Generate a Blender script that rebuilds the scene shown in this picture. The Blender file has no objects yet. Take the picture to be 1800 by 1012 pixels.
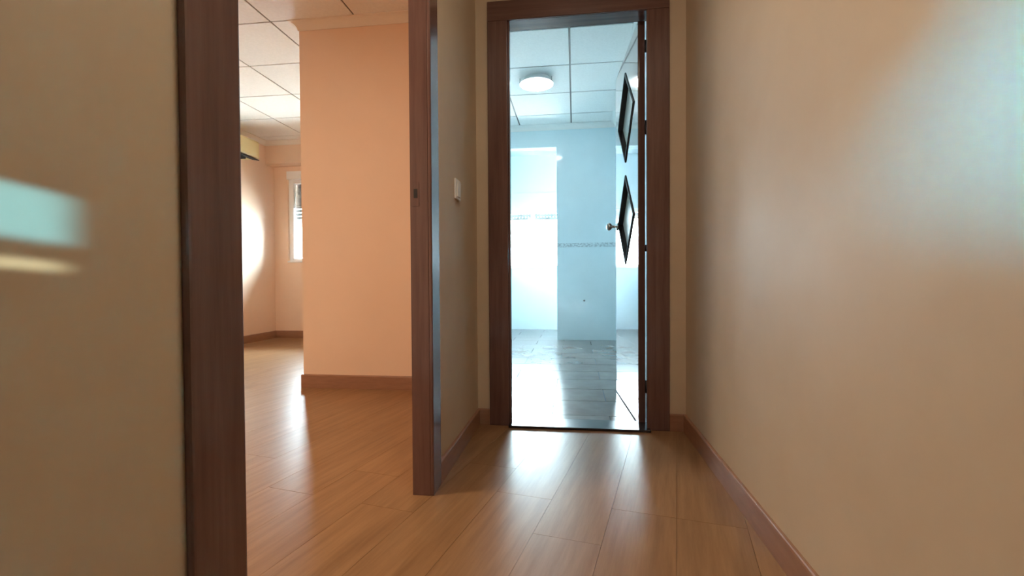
import bpy, bmesh, math, random
from mathutils import Vector, Matrix
random.seed(7)
C = bpy.context.scene.collection
SC = bpy.context.scene

# ------------------------------------------------------------------ camera
F, YAW, PITCH, ROLL, EYE = 837.81, 0.13033, -0.017498, -0.006062, 0.72
cy, sy, cp, sp = math.cos(YAW), math.sin(YAW), math.cos(PITCH), math.sin(PITCH)
fwd = Vector((-sy*cp, cy*cp, sp)); r0 = Vector((cy, sy, 0)); u0 = r0.cross(fwd)
rt = math.cos(ROLL)*r0 + math.sin(ROLL)*u0
up = -math.sin(ROLL)*r0 + math.cos(ROLL)*u0
cam_d = bpy.data.cameras.new('camera'); cam = bpy.data.objects.new('camera', cam_d); C.objects.link(cam)
m3 = Matrix((rt, up, -fwd)).transposed().to_4x4(); m3.translation = Vector((0, 0, EYE))
cam.matrix_world = m3
cam_d.sensor_width = 36; cam_d.lens = F/1800*36; cam_d.clip_start = 0.02
SC.camera = cam

# ------------------------------------------------------------------ world, sun, lamps, exposure
SC.view_settings.view_transform = 'Standard'; SC.view_settings.look = 'None'
SC.view_settings.gamma = 1; SC.view_settings.use_curve_mapping = False
SC.view_settings.exposure = 2.6
w = bpy.data.worlds.new('world'); SC.world = w; w.use_nodes = True
bgn = w.node_tree.nodes['Background']
bgn.inputs[0].default_value = (0.72, 0.89, 1.0, 1); bgn.inputs[1].default_value = 16.5
SC.cycles.max_bounces = 14; SC.cycles.diffuse_bounces = 8; SC.cycles.glossy_bounces = 6
SC.cycles.transparent_max_bounces = 16; SC.cycles.transmission_bounces = 8
SC.cycles.sample_clamp_indirect = 20.0; SC.cycles.caustics_reflective = False; SC.cycles.caustics_refractive = False; SC.cycles.blur_glossy = 0.5

sd = bpy.data.lights.new('sun', 'SUN'); sun = bpy.data.objects.new('sun', sd); C.objects.link(sun)
sd.energy = 45; sd.angle = math.radians(1.2); sd.color = (1, 0.96, 0.88)
sun.rotation_euler = Vector((-1, -0.53, -0.45)).to_track_quat('-Z', 'Y').to_euler()

def area(name, loc, direction, sx, sz, power, col, portal=False, spread=None):
    d = bpy.data.lights.new(name, 'AREA'); d.shape = 'RECTANGLE'; d.size = sx; d.size_y = sz
    d.energy = power; d.color = col
    o = bpy.data.objects.new(name, d); C.objects.link(o); o.location = loc
    o.rotation_euler = Vector(direction).to_track_quat('-Z', 'Y').to_euler()
    if portal: d.cycles.is_portal = True
    if spread: d.spread = spread
    return o
area('portal_bedroom', (-2.85, 5.90, 1.5), (0, -1, 0), 1.7, 1.2, 1, (1, 1, 1), True)
area('portal_gallery', (-0.55, 7.12, 1.45), (0, -1, 0), 1.9, 1.3, 1, (1, 1, 1), True)
# the corridor's own ceiling lamp (above and behind the frame)
area('corridor_lamp', (0.02, 0.75, 2.43), (0, 0, -1), 0.3, 0.3, 2.15, (1.0, 0.86, 0.70))
# warm fill added to brighten the peach room, hidden by the door frame
area('peach_room_fill', (-2.1, 0.9, 2.40), (0, 0, -1), 0.35, 0.35, 6.5, (1.0, 0.80, 0.56))

# added lamps behind the viewpoint, imitating lens reflections as patches on the corridor walls
def beam(name, src, dst, sx, sz, power, col, spread):
    area(name, src, Vector(dst)-Vector(src), sx, sz, power, col, spread=math.radians(spread))
beam('lens_ghost_right', (-.36, -2.25, 1.2), (.519, .16, .98), .05, .05, .62, (.10, .58, 1.0), 10.5)
beam('lens_ghost_left', (.20, -2.25, 1.0), (-.479, .305, .786), .048, .046, .0068, (.18, .70, 1.0), .35)
beam('lens_ghost_left', (.20, -2.25, .955), (-.479, .302, .741), .046, .008, .0009, (.85, .95, .75), .3)

# ------------------------------------------------------------------ materials
def mat(name, col, rough=0.6, spec=0.5, metal=0.0, coat=0.0, coat_r=0.05):
    m = bpy.data.materials.new(name); m.use_nodes = True
    b = m.node_tree.nodes['Principled BSDF']
    b.inputs['Base Color'].default_value = (*col, 1); b.inputs['Roughness'].default_value = rough
    b.inputs['Specular IOR Level'].default_value = spec; b.inputs['Metallic'].default_value = metal
    b.inputs['Coat Weight'].default_value = coat; b.inputs['Coat Roughness'].default_value = coat_r
    return m
def nodes(m): return m.node_tree.nodes, m.node_tree.links, m.node_tree.nodes['Principled BSDF']
def noise_mix(m, c1, c2, scale=(1, 1, 1), rot=0.0, nscale=5, detail=6, rough=0.6, lo=0.35, hi=0.65, bump=0.0, rand=0.0):
    N, L, b = nodes(m)
    tc = N.new('ShaderNodeTexCoord'); mp = N.new('ShaderNodeMapping')
    mp0 = N.new('ShaderNodeMapping'); mp0.inputs['Rotation'].default_value = (0, 0, rot)
    L.new(tc.outputs['Object'], mp0.inputs[0])
    mp.inputs['Scale'].default_value = scale; L.new(mp0.outputs[0], mp.inputs[0])
    nz = N.new('ShaderNodeTexNoise'); nz.inputs['Scale'].default_value = nscale
    nz.inputs['Detail'].default_value = detail; nz.inputs['Roughness'].default_value = rough
    src = mp.outputs[0]
    if rand:
        oi = N.new('ShaderNodeObjectInfo'); ad = N.new('ShaderNodeVectorMath'); ad.operation = 'MULTIPLY_ADD'
        ad.inputs[1].default_value = (1, 1, 1)
        ml = N.new('ShaderNodeMath'); ml.operation = 'MULTIPLY'; ml.inputs[1].default_value = 37.0
        L.new(oi.outputs['Random'], ml.inputs[0]); L.new(src, ad.inputs[0]); L.new(ml.outputs[0], ad.inputs[2])
        src = ad.outputs[0]
    L.new(src, nz.inputs['Vector'])
    mr = N.new('ShaderNodeMapRange'); mr.inputs[1].default_value = lo; mr.inputs[2].default_value = hi
    L.new(nz.outputs['Fac'], mr.inputs[0])
    mx = N.new('ShaderNodeMix'); mx.data_type = 'RGBA'
    mx.inputs[6].default_value = (*c1, 1); mx.inputs[7].default_value = (*c2, 1)
    L.new(mr.outputs[0], mx.inputs[0])
    out = mx.outputs[2]
    if rand:
        hs = N.new('ShaderNodeHueSaturation')
        m2 = N.new('ShaderNodeMapRange'); m2.inputs[3].default_value = 1-rand; m2.inputs[4].default_value = 1+rand
        L.new(oi.outputs['Random'], m2.inputs[0]); L.new(m2.outputs[0], hs.inputs['Value']); L.new(out, hs.inputs['Color'])
        out = hs.outputs[0]
    L.new(out, b.inputs['Base Color'])
    if bump:
        bp = N.new('ShaderNodeBump'); bp.inputs['Strength'].default_value = bump; bp.inputs['Distance'].default_value = 0.002
        L.new(nz.outputs['Fac'], bp.inputs['Height']); L.new(bp.outputs[0], b.inputs['Normal'])
    return m

PLANK_ROT = math.radians(11.6)       # planks run this much clockwise of the corridor
M = {}
M['corridor_paint'] = noise_mix(mat('corridor_paint', (.5, .4, .3), .6, .5), (.535, .43, .305), (.575, .47, .34), nscale=3, bump=.0)
M['peach_paint'] = noise_mix(mat('peach_paint', (.7, .4, .2), .6), (.79, .595, .455), (.81, .615, .475), nscale=2)
M['white_paint'] = mat('white_paint', (.80, .80, .78), .6)
M['plaster'] = mat('plaster', (.80, .74, .67), .7)
M['kitchen_tile'] = noise_mix(mat('kitchen_tile', (.7, .75, .78), .12, coat=.4, coat_r=.05), (.66, .78, .82), (.71, .83, .87), nscale=1.5)
M['gallery_paint'] = mat('gallery_paint', (.82, .86, .88), .5)
M['casing_wood'] = noise_mix(mat('casing_wood', (.1, .05, .04), .22, coat=.25, coat_r=.12), (.105, .053, .043), (.16, .083, .068), scale=(14, 14, .8), nscale=3, lo=.3, hi=.7)
M['casing_wood_h'] = noise_mix(mat('casing_wood_across', (.1, .05, .04), .22, coat=.25, coat_r=.12), (.105, .053, .043), (.16, .083, .068), scale=(.8, 14, 14), nscale=3, lo=.3, hi=.7)
M['leaf_wood'] = noise_mix(mat('door_leaf_wood', (.1, .05, .04), .08, coat=1, coat_r=.02), (.10, .055, .045), (.15, .085, .07), scale=(14, 14, .8), nscale=3, lo=.3, hi=.7)
M['ebony'] = mat('dark_moulding', (.018, .016, .018), .25)
M['base_wood'] = noise_mix(mat('baseboard_wood', (.3, .18, .1), .35), (.26, .13, .075), (.33, .17, .10), scale=(3, 3, 20), nscale=3, lo=.3, hi=.7)
M['plank'] = noise_mix(mat('laminate_plank', (.4, .22, .1), .32, .17), (.225, .118, .054), (.33, .185, .09), scale=(22, 1.6, 1), rot=PLANK_ROT, nscale=1.6, detail=8, rough=.65, lo=.32, hi=.68, rand=.035)
M['floor_gap'] = mat('floor_joint', (.2, .12, .06), .8)
M['floor_tile'] = noise_mix(mat('stoneware_tile', (.2, .18, .17), .17, .3), (.19, .165, .15), (.26, .232, .215), scale=(1, 1, 1), nscale=5, detail=8, lo=.3, hi=.7, rand=.05)
M['grout'] = mat('grout', (.10, .11, .13), .9, .1)
M['ceiling_tile'] = noise_mix(mat('ceiling_tile', (.8, .8, .8), .8), (.78, .77, .75), (.83, .82, .80), nscale=60)
M['ceiling_grid'] = mat('ceiling_grid', (.10, .09, .085), .5)
M['pvc'] = mat('white_pvc', (.82, .82, .82), .35)
M['slat'] = mat('shutter_slat', (.10, .10, .105), .5)
M['pale_slat'] = mat('pale_shutter_slat', (.26, .28, .29), .5)
M['steel'] = mat('brushed_steel', (.62, .62, .62), .25, metal=1)
M['dark_metal'] = mat('dark_metal', (.03, .03, .035), .4, metal=.6)
M['ac_plastic'] = mat('ac_plastic', (.72, .62, .33), .4)
M['ac_dark'] = mat('ac_dark', (.015, .013, .012), .7, .2)
M['switch_plastic'] = mat('switch_plastic', (.78, .76, .72), .3)
M['border'] = noise_mix(mat('border_tile', (.4, .45, .5), .2), (.40, .48, .52), (.64, .75, .79), scale=(1, 1, 1.4), nscale=38, detail=3, lo=.42, hi=.58)
M['plug'] = mat('grey_plug', (.2, .22, .23), .5)
M['frost'] = mat('frosted_glass', (.78, .88, .86), .45, .3)
M['frost'].node_tree.nodes['Principled BSDF'].inputs['Transmission Weight'].default_value = .25
def glass():
    m = bpy.data.materials.new('window_glass'); m.use_nodes = True
    N, L = m.node_tree.nodes, m.node_tree.links
    N.remove(N['Principled BSDF'])
    t = N.new('ShaderNodeBsdfTransparent'); t.inputs[0].default_value = (.94, .97, .96, 1)
    g = N.new('ShaderNodeBsdfGlossy'); g.inputs['Roughness'].default_value = .01
    mx = N.new('ShaderNodeMixShader'); fr = N.new('ShaderNodeFresnel'); fr.inputs[0].default_value = 1.3
    L.new(fr.outputs[0], mx.inputs[0]); L.new(t.outputs[0], mx.inputs[1]); L.new(g.outputs[0], mx.inputs[2])
    L.new(mx.outputs[0], N['Material Output'].inputs[0])
    return m
M['glass'] = glass()
def emit(name, col, s):
    m = mat(name, (.9, .9, .9), .3)
    b = m.node_tree.nodes['Principled BSDF']
    b.inputs['Emission Color'].default_value = (*col, 1); b.inputs['Emission Strength'].default_value = s
    return m
M['diffuser'] = emit('lamp_diffuser', (.93, .98, 1.0), 5.5)

# ------------------------------------------------------------------ helpers
def add_box(bm, lo, hi, bev=0.0, seg=2):
    vs = [bm.verts.new((x, y, z)) for x in (lo[0], hi[0]) for y in (lo[1], hi[1]) for z in (lo[2], hi[2])]
    fs = [bm.faces.new([vs[i] for i in q]) for q in ((0, 1, 3, 2), (4, 6, 7, 5), (0, 4, 5, 1), (2, 3, 7, 6), (0, 2, 6, 4), (1, 5, 7, 3))]
    if bev:
        es = list({e for f in fs for e in f.edges})
        bmesh.ops.bevel(bm, geom=es, offset=bev, segments=seg, affect='EDGES', profile=.6)
def obj(name, bm, m, parent=None, kind=None, smooth=False):
    bmesh.ops.recalc_face_normals(bm, faces=bm.faces[:])
    me = bpy.data.meshes.new(name); bm.to_mesh(me); bm.free()
    if m: me.materials.append(m)
    if smooth:
        for p in me.polygons: p.use_smooth = True
    o = bpy.data.objects.new(name, me); C.objects.link(o)
    if parent: o.parent = parent
    if kind: o['kind'] = kind
    return o
def tag(o, label=None, cat=None, group=None, kind=None):
    if label: o['label'] = label
    if cat: o['category'] = cat
    if group: o['group'] = group
    if kind: o['kind'] = kind
    return o
def boxes(name, bl, m, parent=None, bev=0.0):
    bm = bmesh.new()
    for lo, hi in bl: add_box(bm, lo, hi, bev)
    return obj(name, bm, m, parent)
def empty(name, loc=(0, 0, 0), rz=0.0):
    o = bpy.data.objects.new(name, None); C.objects.link(o); o.location = loc; o.rotation_euler = (0, 0, rz)
    o.empty_display_size = .1
    return o
def structure(o, label, cat): return tag(o, label, cat, kind='structure')
def sweep(name, prof, p0, p1, n, m, k0=0, k1=0, z=0.0, parent=None):
    """profile [(distance from wall, height)] run from p0 to p1 on a wall whose inside normal is n; k = +1 outer mitre, -1 inner mitre"""
    p0 = Vector((*p0, 0)); p1 = Vector((*p1, 0)); t = (p1-p0).normalized(); n = Vector((*n, 0))
    bm = bmesh.new(); A = []; B = []
    for d, h in prof:
        A.append(bm.verts.new(p0 + n*d - t*d*k0 + Vector((0, 0, z+h))))
        B.append(bm.verts.new(p1 + n*d + t*d*k1 + Vector((0, 0, z+h))))
    k = len(prof)
    for i in range(k):
        j = (i+1) % k; bm.faces.new((A[i], A[j], B[j], B[i]))
    bm.faces.new(A); bm.faces.new(B[::-1])
    return obj(name, bm, m, parent)
def lathe(name, prof, m, parent=None, seg=48, axis='Z', loc=(0, 0, 0), smooth=True):
    bm = bmesh.new(); rings = []
    for r, z in prof:
        if r < 1e-6: rings.append([bm.verts.new((0, 0, z))]); continue
        rings.append([bm.verts.new((r*math.cos(2*math.pi*i/seg), r*math.sin(2*math.pi*i/seg), z)) for i in range(seg)])
    for a, b in zip(rings, rings[1:]):
        for i in range(seg):
            j = (i+1) % seg
            q = [a[i % len(a)], a[j % len(a)], b[j % len(b)], b[i % len(b)]]
            q = list(dict.fromkeys(q))
            if len(q) > 2: bm.faces.new(q)
    if axis == '-X': bmesh.ops.rotate(bm, verts=bm.verts[:], matrix=Matrix.Rotation(-math.pi/2, 3, 'Y'))
    if axis == 'X': bmesh.ops.rotate(bm, verts=bm.verts[:], matrix=Matrix.Rotation(math.pi/2, 3, 'Y'))
    bmesh.ops.translate(bm, verts=bm.verts[:], vec=loc)
    o = obj(name, bm, m, parent, smooth=False)
    for p in o.data.polygons: p.use_smooth = smooth
    return o

# ------------------------------------------------------------------ key dimensions (metres)
XL, XR = -0.479, 0.519              # corridor walls
D = 2.3146                          # front of the kitchen door casing
YW = D + 0.012                      # corridor face of the end wall
YK = 2.42                           # kitchen face of the end wall
CORR_H, ROOM_H, KIT_H = 2.45, 2.44, 2.545
BED_X0, BED_Y0, BED_Y1 = -3.78, -0.6, 5.63
COL_X, COL_Y = -1.82, 3.007         # corner of the projecting peach wall
KX0, KX1, KY1 = -0.95, 0.48, 5.69   # kitchen
GY1 = 6.86                          # far wall of the gallery
BACK = -2.3
WT = XL - .053                       # room face of the left corridor wall

structure(boxes('ground', [((-45, GY1+.4, -6.2), (45, 70, -6.0)), ((-45, -40, -6.2), (45, GY1+.4, -6.0))], mat('street_paving', (.30, .29, .28), .9)), 'pale street paving far below the windows', 'ground')
# ------------------------------------------------------------------ floors
fl = structure(boxes('floor', [((BED_X0-.1, BACK, -.12), (XR+.1, D+.01, -.010)), ((BED_X0-.1, D+.01, -.12), (WT+.02, COL_Y+.1, -.010)), ((BED_X0-.1, COL_Y+.1, -.12), (COL_X+.1, BED_Y1+.1, -.010))], M['floor_gap']),
               'oak-look laminate floor of the corridor and the peach room', 'floor')
def clip(poly, axis, lim, keep_less):
    out = []
    for i in range(len(poly)):
        a, b = poly[i], poly[(i+1) % len(poly)]
        ia = (a[axis] <= lim) if keep_less else (a[axis] >= lim)
        ib = (b[axis] <= lim) if keep_less else (b[axis] >= lim)
        if ia: out.append(a)
        if ia != ib:
            t = (lim-a[axis])/(b[axis]-a[axis]); out.append(tuple(a[k]+t*(b[k]-a[k]) for k in range(2)))
    return out
def clip_rect(poly, r):
    for ax, lim, less in ((0, r[0], False), (0, r[1], True), (1, r[2], False), (1, r[3], True)):
        if poly: poly = clip(poly, ax, lim, less)
    return poly
def slab(bm, poly, z0, z1):
    b = [bm.verts.new((x, y, z0)) for x, y in poly]; t = [bm.verts.new((x, y, z1)) for x, y in poly]
    bm.faces.new(t); k = len(poly)
    for i in range(k): bm.faces.new((b[i], b[(i+1) % k], t[(i+1) % k], t[i]))
def area_of(p): return abs(sum(p[i][0]*p[(i+1) % len(p)][1]-p[(i+1) % len(p)][0]*p[i][1] for i in range(len(p))))/2
PW, PL, GAP = .193, 1.285, .0005
ca, sa = math.cos(PLANK_ROT), math.sin(PLANK_ROT)
def rotp(u, v): return (u*ca + v*sa, -u*sa + v*ca)     # v runs along the plank: +Y turned clockwise
rects = [(XL-.05, XR, -.3, YW), (BED_X0, XL-.05, -.3, COL_Y), (BED_X0, COL_X, COL_Y, BED_Y1)]
for i in range(-28, 16):
    off = random.choice((0, .33, .66, .5, .17))*PL
    for j in range(-3, 7):
        u0_, v0_ = i*PW, j*PL+off
        q = [rotp(u, v) for u, v in ((u0_+GAP, v0_+GAP), (u0_+PW-GAP, v0_+GAP), (u0_+PW-GAP, v0_+PL-GAP), (u0_+GAP, v0_+PL-GAP))]
        bm = bmesh.new(); n = 0
        for r in rects:
            p = clip_rect(q, r)
            if len(p) > 2 and area_of(p) > 2e-4: slab(bm, p, -.010, 0); n += 1
        if n: obj('plank', bm, M['plank'], fl)
        else: bm.free()

kf = structure(boxes('floor', [((WT+.03, D+.02, -.12), (KX1+.1, COL_Y+.1, -.004)), ((KX0-.03, COL_Y+.1, -.12), (KX1+.1, GY1+.1, -.004))], M['grout']),
               'glossy grey-brown stoneware tile floor of the kitchen', 'floor')
TL, TD, y = .604, .305, 2.2305
rows = 0
while y < GY1:
    offx = (.18 if rows % 2 == 0 else -.122)
    k = -3
    while True:
        x0 = offx + k*TL; k += 1
        if x0 > KX1: break
        q = [(x0+.0026, y+.0026), (x0+TL-.0026, y+.0026), (x0+TL-.0026, y+TD-.0026), (x0+.0026, y+TD-.0026)]
        bm = bmesh.new(); n = 0
        for r in ((XL, KX1, YK-.008, COL_Y+.1), (KX0, KX1, COL_Y+.1, GY1)):
            p = clip_rect(q, r)
            if len(p) > 2 and area_of(p) > 2e-4: slab(bm, p, -.004, 0); n += 1
        if n: obj('tile', bm, M['floor_tile'], kf)
        else: bm.free()
    y += TD; rows += 1

# ------------------------------------------------------------------ ceilings
structure(boxes('ceiling', [((XL-.2, BACK, CORR_H), (XR+.1, YW+.02, CORR_H+.1))], M['white_paint']), 'plain white ceiling over the corridor', 'ceiling')
def tiled_ceiling(label, z, rect_list, gx, gy, p, gap):
    bl = [((r[0], r[2], z+.006), (r[1], r[3], z+.1)) for r in rect_list]
    ce = structure(boxes('ceiling', bl, M['ceiling_grid']), label, 'ceiling')
    X0 = min(r[0] for r in rect_list); X1 = max(r[1] for r in rect_list)
    Y0 = min(r[2] for r in rect_list); Y1 = max(r[3] for r in rect_list)
    i0 = math.floor((X0-gx)/p); i1 = math.ceil((X1-gx)/p); j0 = math.floor((Y0-gy)/p); j1 = math.ceil((Y1-gy)/p)
    for i in range(i0, i1):
        for j in range(j0, j1):
            q = [(gx+i*p+gap, gy+j*p+gap), (gx+(i+1)*p-gap, gy+j*p+gap), (gx+(i+1)*p-gap, gy+(j+1)*p-gap), (gx+i*p+gap, gy+(j+1)*p-gap)]
            bm = bmesh.new(); n = 0
            for r in rect_list:
                pl = clip_rect(q, r)
                if len(pl) > 2 and area_of(pl) > 1e-3:
                    b = [bm.verts.new((x, yy, z)) for x, yy in pl]; t = [bm.verts.new((x, yy, z+.006)) for x, yy in pl]
                    bm.faces.new(b[::-1]); m_ = len(pl)
                    for a in range(m_): bm.faces.new((b[a], b[(a+1) % m_], t[(a+1) % m_], t[a]))
                    n += 1
            if n: obj('ceiling_tile', bm, M['ceiling_tile'], ce)
            else: bm.free()
    return ce
tiled_ceiling('white tiled ceiling with dark joints over the peach room', ROOM_H, [(BED_X0, XL-.055, BED_Y0, COL_Y), (BED_X0, COL_X, COL_Y, BED_Y1)], -1.412, 2.962, .582, .006)
tiled_ceiling('bluish white tiled ceiling with dark joints over the kitchen', KIT_H, [(XL, KX1, YK, COL_Y+.1), (KX0, KX1, COL_Y+.1, KY1)], -.031, 3.514, .604, .0075)
structure(boxes('ceiling', [((KX0-.5, KY1+.12, 2.5), (KX1+.6, GY1, 2.6))], M['gallery_paint']), 'white ceiling of the gallery behind the kitchen', 'ceiling')

# ------------------------------------------------------------------ walls
structure(boxes('wall_left', [((WT, BACK, 0), (XL, .6035, CORR_H)), ((WT, 1.55, 0), (XL, YW, CORR_H)), ((WT, .6035, 2.07), (XL, 1.55, CORR_H))], M['corridor_paint']),
          'beige corridor wall on the left around the open doorway', 'wall')
structure(boxes('wall_right', [((XR, BACK, 0), (XR+.1, YW, CORR_H))], M['corridor_paint']), 'long bare beige corridor wall on the right', 'wall')
structure(boxes('wall_back', [((WT, YW, 0), (-.342, YK, 2.7)), ((.358, YW, 0), (XR+.1, YK, 2.7)), ((-.342, YW, 2.004), (.358, YK, 2.7))], M['corridor_paint']),
          'narrow end wall of the corridor around the kitchen door', 'wall')
structure(boxes('wall_front', [((XL-.2, BACK-.1, 0), (XR+.1, BACK, CORR_H))], M['corridor_paint']), 'corridor wall behind the viewpoint', 'wall')
# peach room
structure(boxes('wall_left', [((BED_X0-.1, BED_Y0, 0), (BED_X0, BED_Y1+.2, 2.7))], M['peach_paint']), 'sunlit peach wall below the air conditioner', 'wall')
structure(boxes('wall_front', [((BED_X0-.1, BED_Y0-.1, 0), (WT, BED_Y0, 2.7))], M['peach_paint']), 'peach wall at the near end of the room', 'wall')
structure(boxes('wall_right', [((WT-.004, BED_Y0, 0), (WT, .59, 2.7)), ((WT-.004, 1.56, 0), (WT, COL_Y, 2.7)), ((WT-.004, .59, 2.08), (WT, 1.56, 2.7))], M['peach_paint']), 'peach room side of the corridor partition', 'wall')
structure(boxes('wall_right', [((COL_X, COL_Y, 0), (WT, COL_Y+.1, 2.7)), ((COL_X, COL_Y+.1, 0), (COL_X+.1, BED_Y1+.2, 2.7))], M['peach_paint']), 'large peach wall face projecting beside the bright window', 'wall')
WX0, WX1, WZ0, WZ1 = -3.595, -2.30, .955, 2.10
structure(boxes('wall_back', [((BED_X0, BED_Y1, 0), (WX0, BED_Y1+.2, 2.7)), ((WX1, BED_Y1, 0), (COL_X, BED_Y1+.2, 2.7)),
                              ((WX0, BED_Y1, 0), (WX1, BED_Y1+.2, WZ0)), ((WX0, BED_Y1, WZ1), (WX1, BED_Y1+.2, 2.7))], M['peach_paint']),
          'far peach wall holding the shuttered window', 'wall')
structure(boxes('trim_5', [((BED_X0, 5.47, 2.166), (COL_X, BED_Y1, ROOM_H))], M['peach_paint']), 'peach ceiling beam above the shuttered window', 'beam')
# kitchen
structure(boxes('wall_left', [((WT+.001, YK, 0), (XL, COL_Y+.1, 2.7)), ((KX0-.04, COL_Y+.101, 0), (KX0, GY1, 2.7)), ((KX0-.04, COL_Y+.101, 0), (XL, COL_Y+.12, 2.7))], M['kitchen_tile']), 'pale tiled left wall of the kitchen', 'wall')
structure(boxes('wall_right', [((KX1, YK, 0), (KX1+.1, KY1+.12, 2.7))], M['kitchen_tile']), 'pale tiled kitchen wall behind the open door', 'wall')
pier = structure(boxes('wall_back', [((-.205, KY1, 0), (KX1, KY1+.12, 2.7)), ((KX0, KY1, 2.287), (-.205, KY1+.12, 2.7))], M['kitchen_tile']),
                 'pale blue tiled kitchen wall beside the gallery opening', 'wall')
x = -.205+.003
while x < KX1-.02:
    boxes('border_tile', [((x, KY1-.004, 1.10), (min(x+.098, KX1-.002), KY1, 1.148))], M['border'], pier, bev=.0015); x += .10
tag(lathe('wall_plug', [(0, 0), (.011, 0), (.011, .004), (.008, .006), (0, .006)], M['plug'], pier, seg=16, axis='Z'), 'small grey plug low on the tiled wall')
pl = [o for o in bpy.data.objects if o.name.startswith('wall_plug')][0]
pl.rotation_euler = (math.pi/2, 0, 0); pl.location = (.114, KY1, .468)
# gallery
GX0, GX1, GZ0, GZ1 = -1.22, 0.02, .875, 1.965
structure(boxes('wall_back', [((KX0-.5, GY1, 0), (GX0, GY1+.18, 2.6)), ((GX1, GY1, 0), (KX1+.6, GY1+.18, 2.6)),
                              ((GX0, GY1, 0), (GX1, GY1+.18, GZ0)), ((GX0, GY1, GZ1), (GX1, GY1+.18, 2.6))], M['gallery_paint']),
          'white gallery wall below and around its window', 'wall')
structure(boxes('wall_right', [((KX1+.1, KY1+.12, 0), (KX1+.2, GY1, 2.6))], M['gallery_paint']), 'white end wall of the gallery', 'wall')

# ------------------------------------------------------------------ cornices and baseboards
def cove(w_, h_, e=.006, n=6):
    p = [(0, 0), (w_, 0), (w_, -e)]
    for i in range(1, n):
        a = math.pi/2*i/n
        p.append((e + (w_-e)*(1-math.sin(a)), -h_ + (h_-e)*(1-(1-math.cos(a))) ))
    p += [(e, -h_), (0, -h_)]
    return p
CV = cove(.052, .052)
structure(sweep('trim_1', CV, (COL_X, COL_Y), (WT-.004, COL_Y), (0, -1), M['plaster'], 1, -1, ROOM_H), 'cream cornice along the top of the large peach wall', 'cornice')
structure(sweep('trim_2', CV, (COL_X, 5.47), (COL_X, COL_Y), (-1, 0), M['plaster'], -1, 1, ROOM_H), 'cornice on the hidden side of the peach wall', 'cornice')
structure(sweep('trim_3', CV, (BED_X0, 5.47), (COL_X, 5.47), (0, -1), M['plaster'], -1, -1, ROOM_H), 'cream cornice along the beam above the window', 'cornice')
structure(sweep('trim_4', CV, (BED_X0, BED_Y0), (BED_X0, 5.47), (1, 0), M['plaster'], -1, -1, ROOM_H), 'cream cornice above the air conditioner', 'cornice')
CK = cove(.055, .06)
structure(sweep('trim_6', CK, (KX0, KY1), (KX1, KY1), (0, -1), M['white_paint'], -1, -1, KIT_H), 'white cornice across the kitchen wall', 'cornice')
structure(sweep('trim_7', CK, (KX1, YK), (KX1, KY1), (-1, 0), M['white_paint'], -1, -1, KIT_H), 'white cornice along the right kitchen wall', 'cornice')
BB = [(0, 0), (.012, 0), (.012, .074), (.0105, .078), (.007, .080), (0, .080)]
BR = [(0, 0), (.013, 0), (.013, .083), (.011, .088), (.007, .090), (0, .090)]
def base(side, prof, p0, p1, n, k0, k1, label):
    structure(sweep('baseboard_'+side, prof, p0, p1, n, M['base_wood'], k0, k1), label, 'baseboard')
base('left', BB, (XL, 1.622), (XL, YW), (1, 0), 0, -1, 'brown baseboard between the doorway and the kitchen door')
base('left', BB, (XL, BACK), (XL, .527), (1, 0), 0, 0, 'brown baseboard on the near left wall')
base('right', BB, (XR, BACK), (XR, YW), (-1, 0), 0, -1, 'brown baseboard along the right corridor wall')
base('back', BB, (XL, YW), (-.4185, YW), (0, -1), -1, 0, 'short brown baseboard left of the kitchen door casing')
base('back', BB, (.4442, YW), (XR, YW), (0, -1), 0, -1, 'short brown baseboard right of the kitchen door casing')
base('right', BR, (COL_X, COL_Y), (WT-.004, COL_Y), (0, -1), 1, 0, 'brown baseboard under the large peach wall')
base('right', BR, (COL_X, BED_Y1), (COL_X, COL_Y), (-1, 0), -1, 1, 'brown baseboard around the corner of the peach wall')
base('left', BR, (BED_X0, BED_Y0), (BED_X0, BED_Y1), (1, 0), 0, -1, 'brown baseboard under the sunlit peach wall')
base('back', BR, (BED_X0, BED_Y1), (COL_X, BED_Y1), (0, -1), -1, -1, 'brown baseboard under the shuttered window')

# ------------------------------------------------------------------ kitchen door (frame, leaf)
dr = structure(empty('door_1', (0, D, 0)), 'open dark wood kitchen door with two diamond panes in brown frame', 'door')
def dbox(name, lo, hi, m, bev=.003, parent=dr, base=(0, D, 0)):
    return boxes(name, [(tuple(lo[i]-base[i] for i in range(3)), tuple(hi[i]-base[i] for i in range(3)))], m, parent, bev)
T0, T1 = 2.0759, 1.9808
dbox('casing', (-.4185, D, 0), (-.3205, YW, T1), M['casing_wood'], .004)
dbox('casing', (.3392, D, 0), (.4442, YW, T1), M['casing_wood'], .004)
dbox('head_casing', (-.4185, D, T1), (.4442, YW, T0), M['casing_wood_h'], .004)
dbox('jamb', (-.342, YW, 0), (-.3205, YK+.004, T1), M['casing_wood'], .001)
dbox('jamb', (.353, YW, 0), (.358, YK+.004, T1), M['casing_wood'], .001)
dbox('head_jamb', (-.342, YW, T1), (.358, YK+.004, 2.004), M['casing_wood_h'], .001)
dbox('door_stop', (-.3205, YW+.006, 0), (-.312, YW+.04, T1-.001), M['casing_wood'], .002)
tag(dbox('threshold', (-.3205, D-.034, 0), (.353, YK+.006, .012), M['ebony'], .003), 'dark threshold strip')
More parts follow.
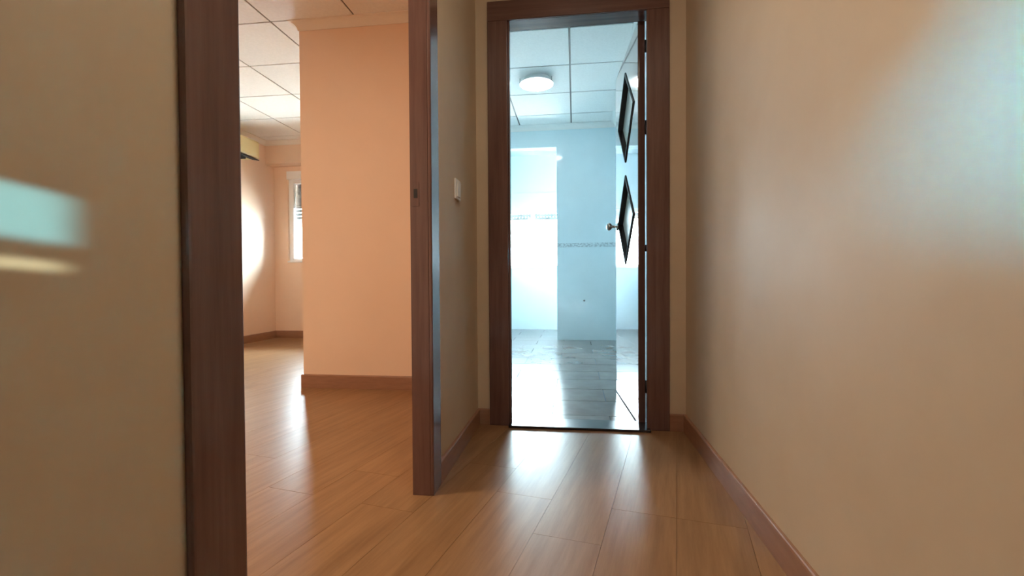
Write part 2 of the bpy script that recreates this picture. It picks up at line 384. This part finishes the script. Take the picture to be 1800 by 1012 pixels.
# leaf: local x runs from the hinge to the latch edge, local +y is the face seen through the doorway
A = Vector((.3103, D+.09)); B = Vector((.2641, 3.0999)); LW = (B-A).length; T_ = (B-A).normalized()
lang = math.atan2(T_.y, T_.x)
leaf_th, LZ0, LZ1 = .034, .010, 1.9746
def leaf_mesh():
    bm = bmesh.new()
    loops = [[(0, LZ0), (LW, LZ0), (LW, LZ1), (0, LZ1)]]
    for cz in (1.623, 1.052): loops.append([(.345-.236, cz), (.345, cz-.236), (.345+.236, cz), (.345, cz+.236)])
    es = []
    for lp in loops:
        v = [bm.verts.new((x_, 0, z_)) for x_, z_ in lp]
        es += [bm.edges.new((v[i], v[(i+1) % 4])) for i in range(4)]
    bmesh.ops.triangle_fill(bm, use_beauty=True, use_dissolve=False, edges=es)
    r = bmesh.ops.extrude_face_region(bm, geom=bm.faces[:])
    bmesh.ops.translate(bm, verts=[g for g in r['geom'] if isinstance(g, bmesh.types.BMVert)], vec=(0, -leaf_th, 0))
    return bm
leaf = obj('door_leaf', leaf_mesh(), M['leaf_wood'], dr)
leaf.location = (A.x, A.y-D, 0); leaf.rotation_euler = (0, 0, lang)
for cz in (1.623, 1.052):
    bm = bmesh.new()
    Ro, Ri = .252, .234
    prof = [(Ri-.003, -leaf_th-.005), (Ri-.003, .005), (Ri+.006, .007), (Ro-.004, .005), (Ro, .001), (Ro, .0005), (Ri+.001, .0005), (Ri+.001, -leaf_th-.0005), (Ro, -leaf_th-.0005), (Ro, -leaf_th-.003), (Ri+.006, -leaf_th-.007)]
    rings = []
    for dx, dz in ((1, 0), (0, 1), (-1, 0), (0, -1)):
        rings.append([bm.verts.new((.345+dx*r, yy, cz+dz*r)) for r, yy in prof])
    k = len(prof)
    for a in range(4):
        for i in range(k):
            bm.faces.new((rings[a][i], rings[a][(i+1) % k], rings[(a+1) % 4][(i+1) % k], rings[(a+1) % 4][i]))
    tag(obj('diamond_frame', bm, M['ebony'], leaf), 'dark diamond moulding')
    bm = bmesh.new(); q = .2305
    f_ = [bm.verts.new((.345+dx*q, -.024, cz+dz*q)) for dx, dz in ((1, 0), (0, 1), (-1, 0), (0, -1))]
    b_ = [bm.verts.new((.345+dx*q, -.030, cz+dz*q)) for dx, dz in ((1, 0), (0, 1), (-1, 0), (0, -1))]
    bm.faces.new(f_); bm.faces.new(b_[::-1])
    for a in range(4): bm.faces.new((f_[a], b_[a], b_[(a+1) % 4], f_[(a+1) % 4]))
    tag(obj('pane', bm, M['frost'], leaf), 'frosted diamond pane')
kn = [(0, 0), (.024, 0), (.024, .004), (.020, .007), (.0085, .009), (.0075, .030), (.010, .034), (.019, .040), (.0235, .048), (.0235, .056), (.018, .064), (.008, .068), (0, .0685)]
hd = lathe('door_handle', kn, M['steel'], leaf, seg=32)
hd.rotation_euler = (-math.pi/2, 0, 0); hd.location = (LW-.055, 0, 1.047); tag(hd, 'chrome knob')
hd2 = hd.copy(); C.objects.link(hd2); hd2.parent = leaf; hd2.rotation_euler = (math.pi/2, 0, 0); hd2.location = (LW-.055, -leaf_th, 1.047)
for za, zb in ((1.822, 1.879), (1.425, 1.491), (.854, .887), (.159, .221)):
    h_ = lathe('hinge', [(0, za), (.0065, za), (.0065, zb), (0, zb)], M['dark_metal'], leaf, seg=14)
    h_.location = (-.004, -leaf_th-.004, 0)

# ------------------------------------------------------------------ doorway to the peach room
d2 = structure(empty('door_2', (XL, 1.08, 0)), 'brown door frame of the open doorway in the left wall', 'door')
b2 = (XL, 1.08, 0)
XF = XL + .012
dbox('casing', (XL, .527, 0), (XF, .6235, 2.06), M['casing_wood'], .004, d2, b2)
dbox('casing', (XL, 1.53, 0), (XF, 1.622, 2.06), M['casing_wood'], .004, d2, b2)
dbox('head_casing', (XL, .527, 2.06), (XF, 1.622, 2.15), M['casing_wood_h'], .004, d2, b2)
dbox('jamb', (WT-.008, .6035, 0), (XL, .6235, 2.05), M['casing_wood'], .001, d2, b2)
dbox('jamb', (WT-.008, 1.53, 0), (XL, 1.55, 2.05), M['casing_wood'], .001, d2, b2)
dbox('head_jamb', (WT-.008, .6035, 2.05), (XL, 1.55, 2.07), M['casing_wood_h'], .001, d2, b2)
tag(dbox('strike_plate', (-.531, 1.5285, .965), (-.509, 1.5305, 1.045), M['casing_wood'], .0005, d2, b2), 'latch plate of the jamb')
tag(dbox('latch_hole', (-.527, 1.5278, .992), (-.514, 1.5295, 1.022), M['ebony'], .0005, d2, b2), 'dark latch hole in the jamb')

# ------------------------------------------------------------------ windows
def roller_window(name, label, x0, x1, z0, z1, yin, box_z, shut_z, nslat_gap, mull, frame_in=.06, slat='slat', hole=.1125):
    wn = structure(empty(name, (0, yin, z0)), label, 'window')
    P = lambda n, lo, hi, m, bev=.003: boxes(n, [((lo[0], lo[1]-yin, lo[2]-z0), (hi[0], hi[1]-yin, hi[2]-z0))], m, wn, bev)
    P('shutter_box', (x0, yin-.02, box_z), (x1, yin+.18, z1), M['pvc'], .004)
    fw_ = frame_in; y0_, y1_ = yin+.03, yin+.09
    P('frame_stile', (x0, y0_, z0), (x0+fw_, y1_, box_z), M['pvc']); P('frame_stile', (x1-fw_, y0_, z0), (x1, y1_, box_z), M['pvc'])
    P('frame_rail', (x0+fw_, y0_, z0), (x1-fw_, y1_, z0+.05), M['pvc']); P('frame_rail', (x0+fw_, y0_, box_z-.045), (x1-fw_, y1_, box_z), M['pvc'])
    P('mullion', (mull-.025, y0_, z0+.05), (mull+.025, y1_, box_z-.045), M['pvc'])
    for a, b in ((x0+fw_, mull-.025), (mull+.025, x1-fw_)):
        P('pane', (a, y0_+.025, z0+.05), (b, y0_+.031, box_z-.045), M['glass'], 0)
    P('sill', (x0, yin-.02, z0-.001), (x1, yin+.03, z0+.018), M['pvc'])
    z = box_z-.002; k = 0; sl = .045
    first = None
    nn = int((z-shut_z)/sl)
    for k in range(nn):
        gap = 0.0 if k < nn-nslat_gap else .009
        bm = bmesh.new()
        add_box(bm, (x0+.02, -.006, -sl+.009), (x1-.02, .006, 0), .003)
        if gap == 0:                                     # bridges between the perforations of a closed slat
            xx = x0+.02
            while xx < x1-.02:
                add_box(bm, (xx, -.004, -sl-.001), (min(xx+hole-.005, x1-.02), .004, -sl+.0095)); xx += hole
        o = obj('shutter_slat', bm, M[slat], wn); o.location = (0, .125, z-k*sl-z0)
    return wn
roller_window('window_1', 'white window with grey roller shutter half lowered in the peach room', WX0, WX1, WZ0, WZ1, BED_Y1, 2.0, 1.49, 4, -2.95)
roller_window('window_2', 'bright gallery window with white mullion and raised shutter', GX0, GX1, GZ0, GZ1, GY1, 1.72, 1.57, 1, -.60, .04, 'pale_slat', .045)

# ------------------------------------------------------------------ things
lt = tag(empty('ceiling_lamp', (-.335, 4.36, KIT_H)), 'round white lit ceiling lamp on the kitchen ceiling', 'ceiling lamp')
lathe('base', [(0, 0), (.118, 0), (.12, -.004), (.12, -.036), (.152, -.037), (.153, -.053), (.1505, -.053), (.1505, -.0425), (0, -.0425)], M['pvc'], lt)
lathe('diffuser', [(.10, -.043), (.148, -.043), (.150, -.045), (.149, -.054), (.132, -.060), (.10, -.066), (.05, -.070), (0, -.071)], M['diffuser'], lt)
for a in (200, 335, 90):
    a = math.radians(a); cx_, cy_ = .1545*math.cos(a), .1545*math.sin(a)
    bm = bmesh.new(); add_box(bm, (-.004, -.004, -.062), (.004, .004, -.012), .001)
    o = obj('clip', bm, M['steel'], lt); o.location = (cx_, cy_, 0); o.rotation_euler = (0, 0, a)

ac = tag(empty('air_conditioner', (BED_X0, 4.66, 2.115)), 'cream air conditioner with dark open louver high on the peach wall', 'air conditioner')
bm = bmesh.new()
pf = [(0, .0), (0, .205), (.16, .205), (.190, .198), (.200, .18), (.200, .022), (.192, .008), (.06, 0)]
for yy in (-.41, .41):
    pass
A_ = [bm.verts.new((x_, -.41, z_)) for x_, z_ in pf]; B_ = [bm.verts.new((x_, .41, z_)) for x_, z_ in pf]
for i in range(len(pf)): bm.faces.new((A_[i], A_[(i+1) % len(pf)], B_[(i+1) % len(pf)], B_[i]))
bm.faces.new(A_); bm.faces.new(B_[::-1])
obj('body', bm, M['ac_plastic'], ac)
bm = bmesh.new(); add_box(bm, (-.0, -.38, -.003), (.085, .385, .003), .001)
o = obj('louver', bm, M['ac_dark'], ac); o.location = (.135, 0, -.006); o.rotation_euler = (0, math.radians(8), 0); tag(o, 'dark open louver')
bm = bmesh.new(); add_box(bm, (.07, -.36, -.028), (.145, .26, .002), .004)
tag(obj('air_outlet', bm, M['ac_dark'], ac), 'dark outlet slot')

sw = tag(empty('light_switch', (XL, 1.92, 1.09)), 'white light switch on corridor wall between doorway and kitchen door', 'light switch')
bm = bmesh.new(); add_box(bm, (0, -.041, -.041), (.008, .041, .041), .003); obj('plate', bm, M['switch_plastic'], sw)
bm = bmesh.new(); add_box(bm, (.0085, -.024, -.03), (.0125, .024, .03), .002)
o = obj('rocker', bm, M['switch_plastic'], sw); o.rotation_euler = (0, math.radians(2), 0)
